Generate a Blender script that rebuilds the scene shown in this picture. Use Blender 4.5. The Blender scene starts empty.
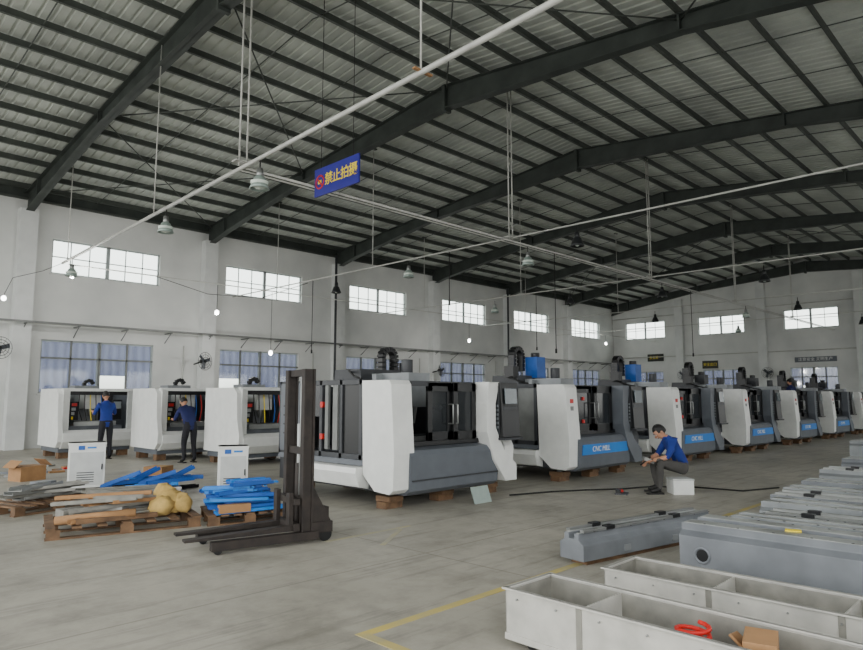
import bpy,bmesh,math,random
from mathutils import Vector,Matrix,Euler
random.seed(7)
pi=math.pi
def lin(c):
    r=[]
    for v in c:
        v=v/255.0
        r.append(v/12.92 if v<=0.04045 else ((v+0.055)/1.055)**2.4)
    return (r[0],r[1],r[2],1)
def mat(name,rgb,rough=.6,metal=0,var=.12,scale=5,bump=0,rgb2=None):
    m=bpy.data.materials.new(name);m.use_nodes=True
    nt=m.node_tree;b=nt.nodes['Principled BSDF']
    b.inputs['Roughness'].default_value=rough;b.inputs['Metallic'].default_value=metal
    c=lin(rgb)
    tc=nt.nodes.new('ShaderNodeTexCoord');n=nt.nodes.new('ShaderNodeTexNoise')
    n.inputs['Scale'].default_value=scale;n.inputs['Detail'].default_value=6
    nt.links.new(tc.outputs['Object'],n.inputs['Vector'])
    r=nt.nodes.new('ShaderNodeValToRGB')
    r.color_ramp.elements[0].position=.3;r.color_ramp.elements[1].position=.72
    a=c if rgb2 is None else lin(rgb2)
    if rgb2 is None:
        r.color_ramp.elements[0].color=(c[0]*(1-var*1.6),c[1]*(1-var*1.6),c[2]*(1-var*1.5),1)
    else: r.color_ramp.elements[0].color=a
    r.color_ramp.elements[1].color=(min(1,c[0]*(1+var)),min(1,c[1]*(1+var)),min(1,c[2]*(1+var)),1)
    nt.links.new(n.outputs['Fac'],r.inputs['Fac']);nt.links.new(r.outputs['Color'],b.inputs['Base Color'])
    if bump:
        bp=nt.nodes.new('ShaderNodeBump');bp.inputs['Strength'].default_value=bump;bp.inputs['Distance'].default_value=.02
        nt.links.new(n.outputs['Fac'],bp.inputs['Height']);nt.links.new(bp.outputs['Normal'],b.inputs['Normal'])
    return m
def emis(name,rgb,s):
    m=bpy.data.materials.new(name);m.use_nodes=True
    b=m.node_tree.nodes['Principled BSDF'];b.inputs['Base Color'].default_value=lin(rgb)
    b.inputs['Emission Color'].default_value=lin(rgb);b.inputs['Emission Strength'].default_value=s
    return m
M_white=mat('panel_white',(228,229,226),.4,0,.04)
M_white2=mat('panel_offwhite',(200,202,200),.5,0,.06)
M_dgrey=mat('panel_darkgrey',(54,56,60),.45,0,.1)
M_mgrey=mat('skirt_grey',(94,99,106),.45,0,.06)
M_cast=mat('cast_iron_paint',(120,124,129),.45,.2,.2,2.2,.06)
M_cast2=mat('cast_iron_light',(140,144,146),.42,.25,.18,2,.05)
M_black=mat('black_panel',(18,19,21),.35,0,.1)
M_glassd=mat('dark_window',(32,36,40),.12,0,.1)
M_steel=mat('steel',(150,152,150),.35,.7,.1)
M_steel2=mat('machined_steel',(168,170,168),.3,.5,.1)
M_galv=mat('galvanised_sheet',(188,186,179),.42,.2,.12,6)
M_galvdk=mat('galvanised_dark',(134,132,124),.55,.2,.18,7)  # darker galvanised copy: painted trough interior shade, also duller sheet parts
M_rust=mat('old_mast_paint',(46,39,35),.6,.2,.3,9,.1)
M_wood=mat('pallet_wood',(112,85,60),.8,0,.3,7,.2)
M_card=mat('cardboard',(164,124,84),.85,0,.12)
M_yel=mat('yellow_cloth',(196,164,96),.9,0,.2,8,.3)
M_blue=mat('blue_paint',(24,90,176),.4,0,.12)
M_bluel=mat('blue_stripe',(36,126,210),.4,0,.05)
M_red=mat('red_plastic',(200,34,30),.4,0,.1)
M_cable=mat('rubber_cable',(20,20,20),.6,0,.1)
M_shirt=mat('shirt_blue',(28,50,130),.85,0,.15)
M_shirt2=mat('shirt_navy',(26,34,84),.85,0,.15)
M_trous=mat('trousers_dark',(30,30,36),.9,0,.15)
M_trous2=mat('trousers_grey',(70,68,66),.9,0,.15)
M_skin=mat('skin',(190,140,112),.55,0,.05)
M_hair=mat('hair_black',(18,15,14),.6,0,.2,30)
M_shoe=mat('shoe_black',(24,22,22),.6,0,.1)
M_lip=mat('lip',(140,80,72),.5,0,.05)
M_raft=mat('rafter_steel_paint',(58,64,60),.6,.1,.25,2)
M_purl=mat('purlin_steel',(76,81,76),.55,.15,.2,2)
M_pipe=mat('conduit_white',(190,190,184),.45,.1,.12,4)
M_rail=mat('rail_grey',(120,122,120),.5,.2,.12,4)
M_frame=mat('window_frame',(168,176,176),.4,.1,.08)
M_column=mat('column_paint',(214,216,214),.8,0,.08,1.5)
M_bulb=emis('bulb_lit',(255,255,250),14)
M_bulboff=mat('bulb_unlit',(215,225,215),.2,0,.05)
M_lampsh=mat('lamp_reflector',(150,165,158),.3,.3,.1)
M_lampdk=mat('lamp_dark',(40,42,44),.4,.3,.1)
M_signb=mat('sign_blue',(34,32,140),.4,0,.05)
M_signy=mat('sign_yellow',(250,222,30),.5,0,.03)
M_signk=mat('sign_black',(26,30,22),.5,0,.05)
M_screen=mat('screen',(80,92,98),.15,0,.2,3)
M_key=mat('keys',(130,136,138),.5,0,.1)
M_deck=mat('roof_deck_sheet',(190,195,187),.6,.05,.18,.7)
M_wall=mat('wall_plaster',(220,221,218),.9,0,.04,.6,.03,(198,200,198))
def floor_mat():
    m=bpy.data.materials.new('concrete_floor');m.use_nodes=True
    nt=m.node_tree;N=nt.nodes;L=nt.links;b=N['Principled BSDF']
    tc=N.new('ShaderNodeTexCoord')
    def noise(s,d,ro,vec=None):
        n=N.new('ShaderNodeTexNoise');n.inputs['Scale'].default_value=s;n.inputs['Detail'].default_value=d;n.inputs['Roughness'].default_value=ro
        L.new(vec or tc.outputs['Object'],n.inputs['Vector']);return n
    mp=N.new('ShaderNodeMapping');mp.inputs['Scale'].default_value=(.25,3,1);mp.inputs['Rotation'].default_value=(0,0,.35);L.new(tc.outputs['Object'],mp.inputs['Vector'])
    n1=noise(.35,8,.55);n2=noise(3,12,.75);n3=noise(.9,10,.7);n4=noise(2.2,8,.7,mp.outputs['Vector'])
    br=N.new('ShaderNodeTexBrick');br.offset=0;br.inputs['Scale'].default_value=1
    br.inputs['Brick Width'].default_value=5;br.inputs['Row Height'].default_value=5;br.inputs['Mortar Size'].default_value=.012
    br.inputs['Color1'].default_value=(1,1,1,1);br.inputs['Color2'].default_value=(.93,.93,.93,1);br.inputs['Mortar'].default_value=(.6,.6,.58,1)
    L.new(tc.outputs['Object'],br.inputs['Vector'])
    def ramp(n,p0,c0,p1,c1):
        r=N.new('ShaderNodeValToRGB');e=r.color_ramp.elements
        e[0].position=p0;e[0].color=c0;e[1].position=p1;e[1].color=c1
        L.new(n.outputs['Fac'],r.inputs['Fac']);return r
    cur=ramp(n1,.3,lin((152,148,137)),.7,lin((178,173,161))).outputs['Color']
    for r,f in((ramp(n2,.36,(.62,.62,.61,1),.56,(1,1,1,1)),.5),(ramp(n3,.36,(.5,.49,.48,1),.5,(1,1,1,1)),.55),(ramp(n4,.38,(.55,.55,.55,1),.47,(1,1,1,1)),.5),(br,.8)):
        mx=N.new('ShaderNodeMixRGB');mx.blend_type='MULTIPLY';mx.inputs['Fac'].default_value=f
        L.new(cur,mx.inputs['Color1']);L.new(r.outputs['Color'],mx.inputs['Color2']);cur=mx.outputs['Color']
    L.new(cur,b.inputs['Base Color'])
    mr=N.new('ShaderNodeMapRange');mr.inputs['To Min'].default_value=.4;mr.inputs['To Max'].default_value=.7
    L.new(n3.outputs['Fac'],mr.inputs['Value']);L.new(mr.outputs['Result'],b.inputs['Roughness'])
    return m
M_floor=floor_mat()
M_line=mat('floor_paint_worn',(196,174,80),.6,0,.05,3,0,(160,153,124))
M_line2=mat('floor_paint_faded',(174,166,128),.6,0,.03,3,0,(160,156,142))
def curtain_mat():
    m=bpy.data.materials.new('curtain_blue');m.use_nodes=True
    nt=m.node_tree;N=nt.nodes;L=nt.links
    out=N['Material Output'];N.remove(N['Principled BSDF'])
    d=N.new('ShaderNodeBsdfDiffuse');t=N.new('ShaderNodeBsdfTranslucent');mx=N.new('ShaderNodeMixShader')
    tr=N.new('ShaderNodeBsdfTransparent');mx2=N.new('ShaderNodeMixShader');mx2.inputs[0].default_value=.045
    w=N.new('ShaderNodeTexWave');w.inputs['Scale'].default_value=1.1;w.inputs['Distortion'].default_value=2.5
    tc=N.new('ShaderNodeTexCoord');L.new(tc.outputs['Object'],w.inputs['Vector'])
    r=N.new('ShaderNodeValToRGB');r.color_ramp.elements[0].color=lin((86,92,140));r.color_ramp.elements[1].color=lin((116,122,166))
    L.new(w.outputs['Fac'],r.inputs['Fac'])
    L.new(r.outputs['Color'],d.inputs['Color']);L.new(r.outputs['Color'],t.inputs['Color'])
    mx.inputs[0].default_value=.17
    L.new(d.outputs[0],mx.inputs[1]);L.new(t.outputs[0],mx.inputs[2])
    L.new(mx.outputs[0],mx2.inputs[1]);L.new(tr.outputs[0],mx2.inputs[2]);L.new(mx2.outputs[0],out.inputs['Surface'])
    return m
M_curt=curtain_mat()
def pane_mat():
    m=bpy.data.materials.new('window_pane');m.use_nodes=True
    nt=m.node_tree;N=nt.nodes;L=nt.links
    out=N['Material Output'];N.remove(N['Principled BSDF'])
    t=N.new('ShaderNodeBsdfTransparent');t.inputs[0].default_value=(.95,.98,.96,1)
    g=N.new('ShaderNodeBsdfGlossy');g.inputs['Roughness'].default_value=.05
    mx=N.new('ShaderNodeMixShader');mx.inputs[0].default_value=.05
    L.new(t.outputs[0],mx.inputs[1]);L.new(g.outputs[0],mx.inputs[2]);L.new(mx.outputs[0],out.inputs['Surface'])
    return m
M_pane=pane_mat()

class B:
    def __init__(s):
        s.bm=bmesh.new();s.mats=[];s.T=Matrix.Identity(4)
    def mi(s,m):
        if m not in s.mats:s.mats.append(m)
        return s.mats.index(m)
    def _setv(s,vs,m,smooth=False):
        i=s.mi(m);fs=set(f for v in vs for f in v.link_faces)
        for f in fs:
            f.material_index=i
            if smooth:f.smooth=(len(f.verts)<=4)
    def box(s,c,d,m,rot=(0,0,0)):
        M=s.T@Matrix.Translation(c)@Euler(rot).to_matrix().to_4x4()@Matrix.Diagonal((d[0],d[1],d[2],1))
        r=bmesh.ops.create_cube(s.bm,size=1,matrix=M);s._setv(r['verts'],m)
    def bb(s,x0,x1,y0,y1,z0,z1,m):
        s.box(((x0+x1)/2,(y0+y1)/2,(z0+z1)/2),(x1-x0,y1-y0,z1-z0),m)
    def prism(s,pts,ax,a,b,m):
        def P(p,t):
            if ax=='x':return Vector((t,p[0],p[1]))
            if ax=='y':return Vector((p[0],t,p[1]))
            return Vector((p[0],p[1],t))
        A=[s.bm.verts.new(s.T@P(p,a)) for p in pts];C=[s.bm.verts.new(s.T@P(p,b)) for p in pts]
        i=s.mi(m);n=len(pts);fs=[s.bm.faces.new(A),s.bm.faces.new(C[::-1])]
        for k in range(n):fs.append(s.bm.faces.new((A[k],C[k],C[(k+1)%n],A[(k+1)%n])))
        for f in fs:f.material_index=i
        bmesh.ops.recalc_face_normals(s.bm,faces=fs)
    def tube(s,p0,p1,r,m,r1=None,n=10):
        p0=Vector(p0);p1=Vector(p1);d=p1-p0
        if d.length<1e-6:return
        q=d.to_track_quat('Z','Y').to_matrix().to_4x4()
        M=s.T@Matrix.Translation((p0+p1)/2)@q
        r_=bmesh.ops.create_cone(s.bm,cap_ends=True,segments=n,radius1=r,radius2=r if r1 is None else r1,depth=d.length,matrix=M)
        s._setv(r_['verts'],m,True)
    def path(s,pts,r,m,n=8):
        for a,b in zip(pts[:-1],pts[1:]):s.tube(a,b,r,m,n=n)
        for p in pts[1:-1]:s.ball(p,(r,r,r),m,seg=8)
    def ball(s,c,d,m,rot=(0,0,0),seg=12):
        M=s.T@Matrix.Translation(c)@Euler(rot).to_matrix().to_4x4()@Matrix.Diagonal((d[0],d[1],d[2],1))
        r=bmesh.ops.create_uvsphere(s.bm,u_segments=seg,v_segments=max(6,seg*2//3),radius=1,matrix=M);s._setv(r['verts'],m,True)
        return r['verts']
    def lathe(s,c,prof,m,n=16,M0=None):
        M=s.T@Matrix.Translation(c)
        if M0 is not None:M=M@M0
        rings=[]
        for r,z in prof:
            rings.append([s.bm.verts.new(M@Vector((max(r,1e-4)*math.cos(2*pi*k/n),max(r,1e-4)*math.sin(2*pi*k/n),z))) for k in range(n)])
        i=s.mi(m)
        for a,b in zip(rings[:-1],rings[1:]):
            for k in range(n):
                f=s.bm.faces.new((a[k],a[(k+1)%n],b[(k+1)%n],b[k]));f.material_index=i;f.smooth=True
    def channel(s,ln,w,h,m,t=.006):
        s.bb(-ln/2,ln/2,-w/2,w/2,0,t,m);s.bb(-ln/2,ln/2,-w/2,-w/2+t,0,h,m);s.bb(-ln/2,ln/2,w/2-t,w/2,0,h,m)
    def text(s,body,size,M,m,ext=.003,off=0):
        c=bpy.data.curves.new('t','FONT');c.body=body;c.size=size;c.extrude=ext;c.offset=off;c.align_x='CENTER';c.align_y='CENTER';c.resolution_u=3
        o=bpy.data.objects.new('t',c);bpy.context.scene.collection.objects.link(o)
        bpy.context.view_layer.update()
        dg=bpy.context.evaluated_depsgraph_get();me=bpy.data.meshes.new_from_object(o.evaluated_get(dg))
        me.transform(s.T@M);n0=len(s.bm.faces);s.bm.from_mesh(me);s.bm.faces.ensure_lookup_table();i=s.mi(m)
        for f in s.bm.faces[n0:]:f.material_index=i
        bpy.data.objects.remove(o);bpy.data.meshes.remove(me)
    def mesh(s,name):
        me=bpy.data.meshes.new(name);s.bm.to_mesh(me);s.bm.free()
        for m in s.mats:me.materials.append(m)
        return me
    def fin(s,name,loc=(0,0,0),rz=0,bevel=0):
        return place(s.mesh(name),name,loc,rz,bevel)
def place(me,name,loc,rz=0,bevel=0,sc=1):
    o=bpy.data.objects.new(name,me);bpy.context.scene.collection.objects.link(o)
    o.location=loc;o.rotation_euler=(0,0,rz);o.scale=(sc,sc,sc)
    if bevel:
        b=o.modifiers.new('bevel','BEVEL');b.width=bevel;b.segments=2;b.limit_method='ANGLE';b.angle_limit=math.radians(40)
    return o

# ---------------- room shell ----------------
L=24.0;W=43.2;YR=11.2;YMIN=-1.6;XMIN=-8
COLX=[5.7+6.25*k for k in range(-1,6)]
def zdeck(y):return 9.85-.112*abs(y-YR)
b=B();b.bb(XMIN,W+.3,YMIN-.3,L+.3,-.2,0,M_floor);b.fin('floor')
def grid_wall(b,ax,off,th,a0,a1,z0,z1,ops,m):
    As=sorted(set([a0,a1]+[o[0] for o in ops]+[o[1] for o in ops]))
    for i in range(len(As)-1):
        x0,x1=As[i],As[i+1];xm=(x0+x1)/2
        col=[o for o in ops if o[0]<xm<o[1]]
        zs=[z0]+sorted(sum([[o[2],o[3]] for o in col],[]))+[z1]
        for k in range(0,len(zs),2):
            if ax=='x':b.bb(x0,x1,off,off+th,zs[k],zs[k+1],m)
            else:b.bb(off,off+th,x0,x1,zs[k],zs[k+1],m)
opsL=[]
for c in COLX:
    if c+5<W:
        opsL.append((c+.8,c+4.4,5.7,6.87));opsL.append((c+.65,c+4.3,1.75,3.5))
opsL=[o for o in opsL if o[0]>2]
b=B();grid_wall(b,'x',L,.24,-2,W+.24,0,8.4,opsL,M_wall);b.fin('wall_left')
opsR=[(c+.8,c+4.4,5.7,6.87) for c in COLX if 4<c and c+5<W]+[(c+.65,c+4.3,.9,3.5) for c in COLX if 4<c and c+5<W]
b=B();grid_wall(b,'x',YMIN-.24,.24,3.0,W+.24,0,8.4,opsR,M_wall);b.fin('wall_right_unseen')  # out-of-view side wall, added to cut fill light from the right
opsF=[]
for y0 in(20.1,14.9,9.7,4.5):
    opsF.append((y0,y0+2.9,5.7,6.87));opsF.append((y0+.2,y0+2.7,1.75,3.4))
b=B();grid_wall(b,'y',W,.24,YMIN,L,0,8.38,opsF,M_wall)
b.prism([(YMIN,8.38),(L,8.38),(L,zdeck(L)),(YR,zdeck(YR)),(YMIN,zdeck(YMIN))],'x',W,W+.24,M_wall)
b.fin('wall_far')
wn=0
def window(ax,a0,a1,z0,z1,off,groups,npan,curt):
    global wn
    wn+=1;b=B()
    def bx(p0,p1,q0,q1,z_0,z_1,m):
        if ax=='x':b.bb(p0,p1,q0,q1,z_0,z_1,m)
        else:b.bb(q0,q1,p0,p1,z_0,z_1,m)
    f=.05;q0,q1=off+.08,off+.14
    bx(a0,a1,q0,q1,z0,z0+f,M_frame);bx(a0,a1,q0,q1,z1-f,z1,M_frame)
    bx(a0,a0+f,q0,q1,z0,z1,M_frame);bx(a1-f,a1,q0,q1,z0,z1,M_frame)
    gw=(a1-a0)/groups
    for g in range(1,groups):bx(a0+g*gw-.06,a0+g*gw+.06,q0,q1,z0,z1,M_frame)
    for g in range(groups):
        for k in range(1,npan):
            xx=a0+g*gw+k*gw/npan;bx(xx-.014,xx+.014,q0+.01,q1-.01,z0,z1,M_frame)
    zt=z0+(z1-z0)*(.66 if curt else .5)
    bx(a0,a1,q0+.01,q1-.01,zt-.015,zt+.015,M_frame)
    bx(a0+.02,a1-.02,q0+.028,q0+.032,z0+.02,z1-.02,M_pane)
    bx(a0-.05,a1+.05,off-.06,off+.08,z0-.05,z0,M_column)
    if curt:
        for xx in(a0+gw,a0+gw/2,a0+gw*1.5):bx(xx-.03,xx+.03,off+.02,off+.06,z0,z1,M_rail)
        bx(a0,a1,off+.02,off+.06,zt-.03,zt+.03,M_rail)
    b.fin('window_%d'%wn)
    if curt:
        b=B();i=b.mi(M_curt);ztop=z1-.02
        for g in range(groups*2):
            s0=a0+.04+g*gw/2;s1=s0+gw/2-.06*(g%2)
            zb=z0+.03 if (g+wn)%4 else z0+(z1-z0)*.35
            n=int((s1-s0)/.05);prev=None
            for k in range(n+1):
                a=s0+(s1-s0)*k/n;d=off+.18+.018*math.sin(k*1.3+g)
                v0=b.bm.verts.new((a,d,zb) if ax=='x' else (d,a,zb));v1=b.bm.verts.new((a,d,ztop) if ax=='x' else (d,a,ztop))
                if prev:
                    f_=b.bm.faces.new((prev[0],v0,v1,prev[1]));f_.material_index=i;f_.smooth=True
                prev=(v0,v1)
        b.fin('curtain')
for o in opsL:window('x',o[0],o[1],o[2],o[3],L,2,3 if o[2]>5 else 2,o[2]<5)
for k,o in enumerate(opsF):window('y',o[0],o[1],o[2],o[3],W,2,2,o[2]<5)
for c in COLX:
    if -2<c<W-.5:
        b=B();b.bb(-.26,.26,-.36,0,0,7.65,M_column);b.fin('column',(c,L,0))
for y in(19,13.8,8.6,3.4):
    b=B();b.bb(-.3,0,-.25,.25,0,zdeck(y)-.8,M_column);b.fin('column',(W,y,0))
b=B();b.bb(3.5,W,L-.62,L-.52,3.96,4.02,M_rail);b.bb(3.5,W,L-.3,L-.22,3.97,4.0,M_pipe)
x=4.2
while x<W:
    b.bb(x-.02,x+.02,L-.6,L,3.92,3.96,M_rail);b.tube((x,L-.5,3.92),(x,L,3.6),.016,M_rail,n=6);x+=1.55
b.fin('trim_1')
b=B();b.bb(-2,W,L-.04,L,8.05,8.35,M_raft);b.bb(-2,W,L-.12,L-.04,7.98,8.05,M_purl);b.fin('trim_2')
b=B();b.tube((W-.06,YMIN,4.4),(W-.06,L,4.4),.035,M_pipe);b.tube((W-.06,YMIN,7.2),(W-.06,L,7.2),.03,M_pipe);b.fin('trim_3')
def rafter():
    b=B()
    ys=[L-.05,22.6,17.5,YR,5,0,YMIN];dp=[.72,.58,.36,.62,.36,.58,.7]
    top=[zdeck(y)-.2 for y in ys];bot=[t-d for t,d in zip(top,dp)]
    b.prism([(y,z) for y,z in zip(ys,top)]+[(y,z) for y,z in list(zip(ys,bot))[::-1]],'x',-.012,.012,M_raft)
    for zz,sg in((top,-1),(bot,1)):
        for i in range(len(ys)-1):
            b.prism([(ys[i],zz[i]),(ys[i+1],zz[i+1]),(ys[i+1],zz[i+1]+.02*sg),(ys[i],zz[i]+.02*sg)],'x',-.12,.12,M_raft)
    for y in(17.5,5,22.6,YR):
        k=[q for q in range(len(ys)) if abs(ys[q]-y)<.1][0]
        b.bb(-.12,.12,y-.02,y+.02,bot[k],top[k]-.01,M_raft)
    b.bb(-.13,.13,YR-.05,YR+.05,bot[3]-.08,top[3],M_raft)
    return b.mesh('roof_rafter')
rm=rafter()
for c in COLX+[W-.2]:place(rm,'roof_rafter',(c,0,0))
b=B();y=L-.35;ys=[]
while y>YMIN:
    ys.append(y);y-=.98
sl=math.atan(.112)
for y in ys:
    r=sl if y<YR else -sl
    b.box(((W+XMIN)/2,y,zdeck(y)-.105),(W-XMIN,.012,.18),M_purl,(r,0,0))
    b.box(((W+XMIN)/2,y-.03,zdeck(y)-.19),(W-XMIN,.06,.012),M_purl,(r,0,0))
b.fin('roof_purlins')
b=B()
for i in range(len(COLX)-1):
    for fr in(.33,.66):
        x=COLX[i]+6.25*fr
        b.tube((x,YMIN,zdeck(YMIN)-.15),(x,YR,zdeck(YR)-.15),.014,M_purl,n=6)
        b.tube((x,L,zdeck(L)-.15),(x,YR,zdeck(YR)-.15),.014,M_purl,n=6)
for i in(1,5):
    for (ya,yb) in((L-.3,17.6),(17.6,YR),(YR,5),(5,-1)):
        b.tube((COLX[i],ya,zdeck(ya)-.3),(COLX[i+1],yb,zdeck(yb)-.3),.018,M_purl,n=6)
        b.tube((COLX[i],yb,zdeck(yb)-.3),(COLX[i+1],ya,zdeck(ya)-.3),.018,M_purl,n=6)
b.fin('roof_bracing')
b=B();i=b.mi(M_deck);x=XMIN;prof=[]
while x<W+.24:
    prof+=[(x,0),(x+.17,0),(x+.19,.035),(x+.23,.035),(x+.25,0)];x+=.25
rows=[]
for y in(L+.4,YR,YMIN-.4):
    rows.append([b.bm.verts.new((px,y,zdeck(y)+pz)) for px,pz in prof])
for a,c in zip(rows[:-1],rows[1:]):
    for k in range(len(prof)-1):
        if prof[k+1][0]-prof[k][0]<1e-6:continue
        b.bm.faces.new((a[k],a[k+1],c[k+1],c[k])).material_index=i
bmesh.ops.remove_doubles(b.bm,verts=b.bm.verts,dist=1e-5)
b.fin('ceiling')
for x in(17.6,29.9):
    b=B();b.tube((0,0,0),(0,0,7.9),.055,M_dgrey);b.fin('downpipe',(x,L-.78,0))
for x,z in((11.1,1.25),(16.95,1.3),(23.5,1.3),(29.6,1.4)):
    b=B();b.bb(-.25,.25,-.14,0,-.35,.35,M_white2);b.bb(-.2,.2,-.15,-.14,-.3,.3,M_rail);b.tube((0,-.06,.35),(0,-.06,2.3),.02,M_pipe)
    b.fin('distribution_box',(x,L-.001,z))
# ---------------- overhead conduits ----------------
ZC=5.5
def run(p0,p1,r,m=M_pipe,n=8):
    b=B();b.tube(p0,p1,r,m,n=n);b.fin('overhead_conduit')
run((5.05,-1,ZC),(5.95,20.9,ZC),.036,n=8);run((5.17,-1,ZC+.07),(6.05,20.9,ZC+.07),.018)
run((5.5,9.9,ZC),(W-.1,9.9,ZC),.026);run((5.5,10.0,ZC-.02),(W-.1,10.0,ZC-.02),.018)
run((6,20.5,ZC-.09),(W-.1,20.5,ZC-.09),.018)
for x in(12.9,20.4,27.9,35.4):run((x,-1,ZC+.07),(x,L-.3,ZC+.07),.02)
def pipex(y):return 5.05+.9*(y+1)/21.9
for x,y in[(None,5.4),(None,9.9),(None,13.9),(None,20.4)]+[(q,9.9) for q in(12.9,20.4,27.9,35.4)]+[(q,15.2) for q in(12.9,20.4,27.9)]+[(q,20.5) for q in(12.9,20.4,27.9)]:
    xx=pipex(y) if x is None else x
    b=B();t=zdeck(y)-.1-ZC
    if y==9.9:
        for s in(-.07,.07):b.tube((s,0,0),(s,0,t),.017,M_pipe,n=8)
        b.box((0,0,.06),(.34,.16,.025),M_pipe)
    else:
        b.tube((0,0,0),(0,0,t),.014,M_pipe,n=8)
        if y==5.4:b.box((.03,0,.0),(.3,.05,.02),M_card)
    b.box((0,0,t),(.2,.1,.04),M_purl)
    b.fin('hanger_rod',(xx,y,ZC+.02))
def lamp(x,y,dark=False,drop=.14,z0=ZC):
    b=B()
    b.tube((0,0,0),(0,0,-drop),.012,M_cable,n=6)
    z=-drop
    b.lathe((0,0,z),[(0,0),(.05,0),(.06,-.1),(.055,-.12)],M_lampdk if dark else M_steel)
    b.lathe((0,0,z-.12),[(.05,0),(.09,-.03),(.14,-.16),(.165,-.22),(.15,-.225),(.125,-.16),(.07,-.03)],M_lampdk if dark else M_lampsh)
    b.ball((0,0,z-.26),(.06,.06,.09),M_bulboff)
    if not dark:b.lathe((0,0,z-.34),[(.15,.115),(.13,.04),(.05,0),(0,0)],M_bulboff)
    b.fin('high_bay_lamp',(x,y,z0-.04))
lamp(pipex(9.3),9.3);lamp(pipex(13.2),13.2);lamp(pipex(19.9),19.9);lamp(13.6,9.9);lamp(12.9,8.0,True,z0=ZC+.07);lamp(12.9,13.6,z0=ZC+.07)
lamp(12.9,17,True);lamp(20.4,13,True);lamp(20.4,16.5);lamp(21.2,9.9,True);lamp(20.4,6.4,True);lamp(27.9,13.4,True);lamp(27.9,7.6,True);lamp(29,9.9);lamp(35.4,12.5);lamp(35.4,7,True)
def bulb(x,y,z,ztop=ZC-.12,power=90):
    b=B();b.tube((0,0,ztop-z),(0,0,.1),.008,M_cable,n=6);b.tube((0,0,.1),(0,0,.05),.025,M_white,n=8);b.ball((0,0,0),(.07,.07,.08),M_bulb)
    b.fin('hanging_bulb',(x,y,z))
    l=bpy.data.lights.new('bulb_light','POINT');l.energy=power;l.shadow_soft_size=.08;l.color=(1,.98,.94)
    o=bpy.data.objects.new('bulb_light',l);bpy.context.scene.collection.objects.link(o);o.location=(x,y,z-.15)
for x,z in((6.1,5.1),(10.6,4.45),(12.7,3.2),(23.4,4.3),(36,4.9)):bulb(x,20.5,z)
b=B();b.path([(5.95,20.9,ZC),(5.6,21.5,5.3),(5.0,22.1,5.1),(4.85,22.3,4.6)],.008,M_cable);b.ball((4.85,22.3,4.5),(.07,.07,.08),M_bulb);b.fin('hanging_bulb')
def drop(x,y,z):
    b=B();b.tube((0,0,ZC+.05-z),(0,0,0),.012,M_cable,n=6);b.tube((0,0,0),(0,0,-.12),.03,M_black,n=6);b.fin('hanging_power_cable',(x,y,z))
drop(12.9,18.3,3.2);drop(12.9,12,4.2);drop(20.4,14.5,3.5);drop(14.8,9.9,2.9);drop(23.5,9.9,3.2)
b=B();b.path([(12.9,18.6,5.5),(11.5,19.2,4.9),(10,20,4.95),(8.5,20.5,5.4)],.01,M_cable);b.fin('slack_cable')
b=B()
b.bb(-.015,.015,-.62,.62,-.25,.25,M_signb)
Rs=Matrix.Rotation(-pi/2,4,'Z')@Matrix.Rotation(pi/2,4,'X')
for k,ch in enumerate('禁止拍摄'):
    b.text(ch,.235,Matrix.Translation((-.018,.2-.225*k,0))@Rs,M_signy,.002,.003)
M90=Matrix.Rotation(-pi/2,4,'Y')
b.lathe((-.017,.46,0),[(.13,0),(.13,.004),(.1,.004),(.1,0)],M_red,20,M90)
b.box((-.021,.46,0),(.006,.22,.028),M_red,(pi/4,0,0));b.box((-.019,.46,0),(.005,.1,.07),M_signy)
b.tube((0,-.45,.25),(0,-.45,zdeck(8.9)-5.4),.006,M_cable,n=6);b.tube((0,.45,.25),(0,.45,zdeck(8.9)-5.4),.006,M_cable,n=6)
b.fin('hanging_sign',(6.72,8.9,5.4))
for (y,z,w,h,t,mm,mt) in((20.8,4.35,1.15,.5,'安全第一',M_signk,M_signy),(17.1,3.75,1.0,.5,'安全出口',M_signk,M_signy),(11,3.85,2.2,.3,'注意安全 文明生产',M_mgrey,M_white)):
    b=B();b.bb(-.02,.02,-w/2,w/2,-h/2,h/2,mm)
    b.text(t,.22,Matrix.Translation((-.024,0,0))@Rs,mt,.002)
    b.fin('wall_sign',(W-.05,y,z))
def fan(x,y,z,rz):
    b=B()
    b.tube((0,0,0),(0,.45,-.1),.03,M_black);b.tube((0,-.05,0),(0,.1,0),.08,M_black)
    for r in(.33,.24,.15):
        n=20
        b.path([(r*math.cos(2*pi*k/n),-.12+(.33-r)*-.15,r*math.sin(2*pi*k/n)) for k in range(n+1)],.008,M_black,6)
    for k in range(12):
        a=2*pi*k/12;b.tube((0,-.15,0),(.33*math.cos(a),-.12,.33*math.sin(a)),.005,M_black,n=5)
    for k in range(3):
        a=2*pi*k/3+.3;b.box((.16*math.cos(a),-.08,.16*math.sin(a)),(.26,.01,.14),M_mgrey,(.35,-a,0))
    b.fin('wall_fan',(x,y,z),rz)
fan(11.5,L-.82,2.95,.3);fan(5.0,L-.82,3.1,.2);fan(24.2,L-.82,3.0,.2)
fan(W-.75,18.6,3.1,-pi/2);fan(W-.75,13.4,3.1,-pi/2)

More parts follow.
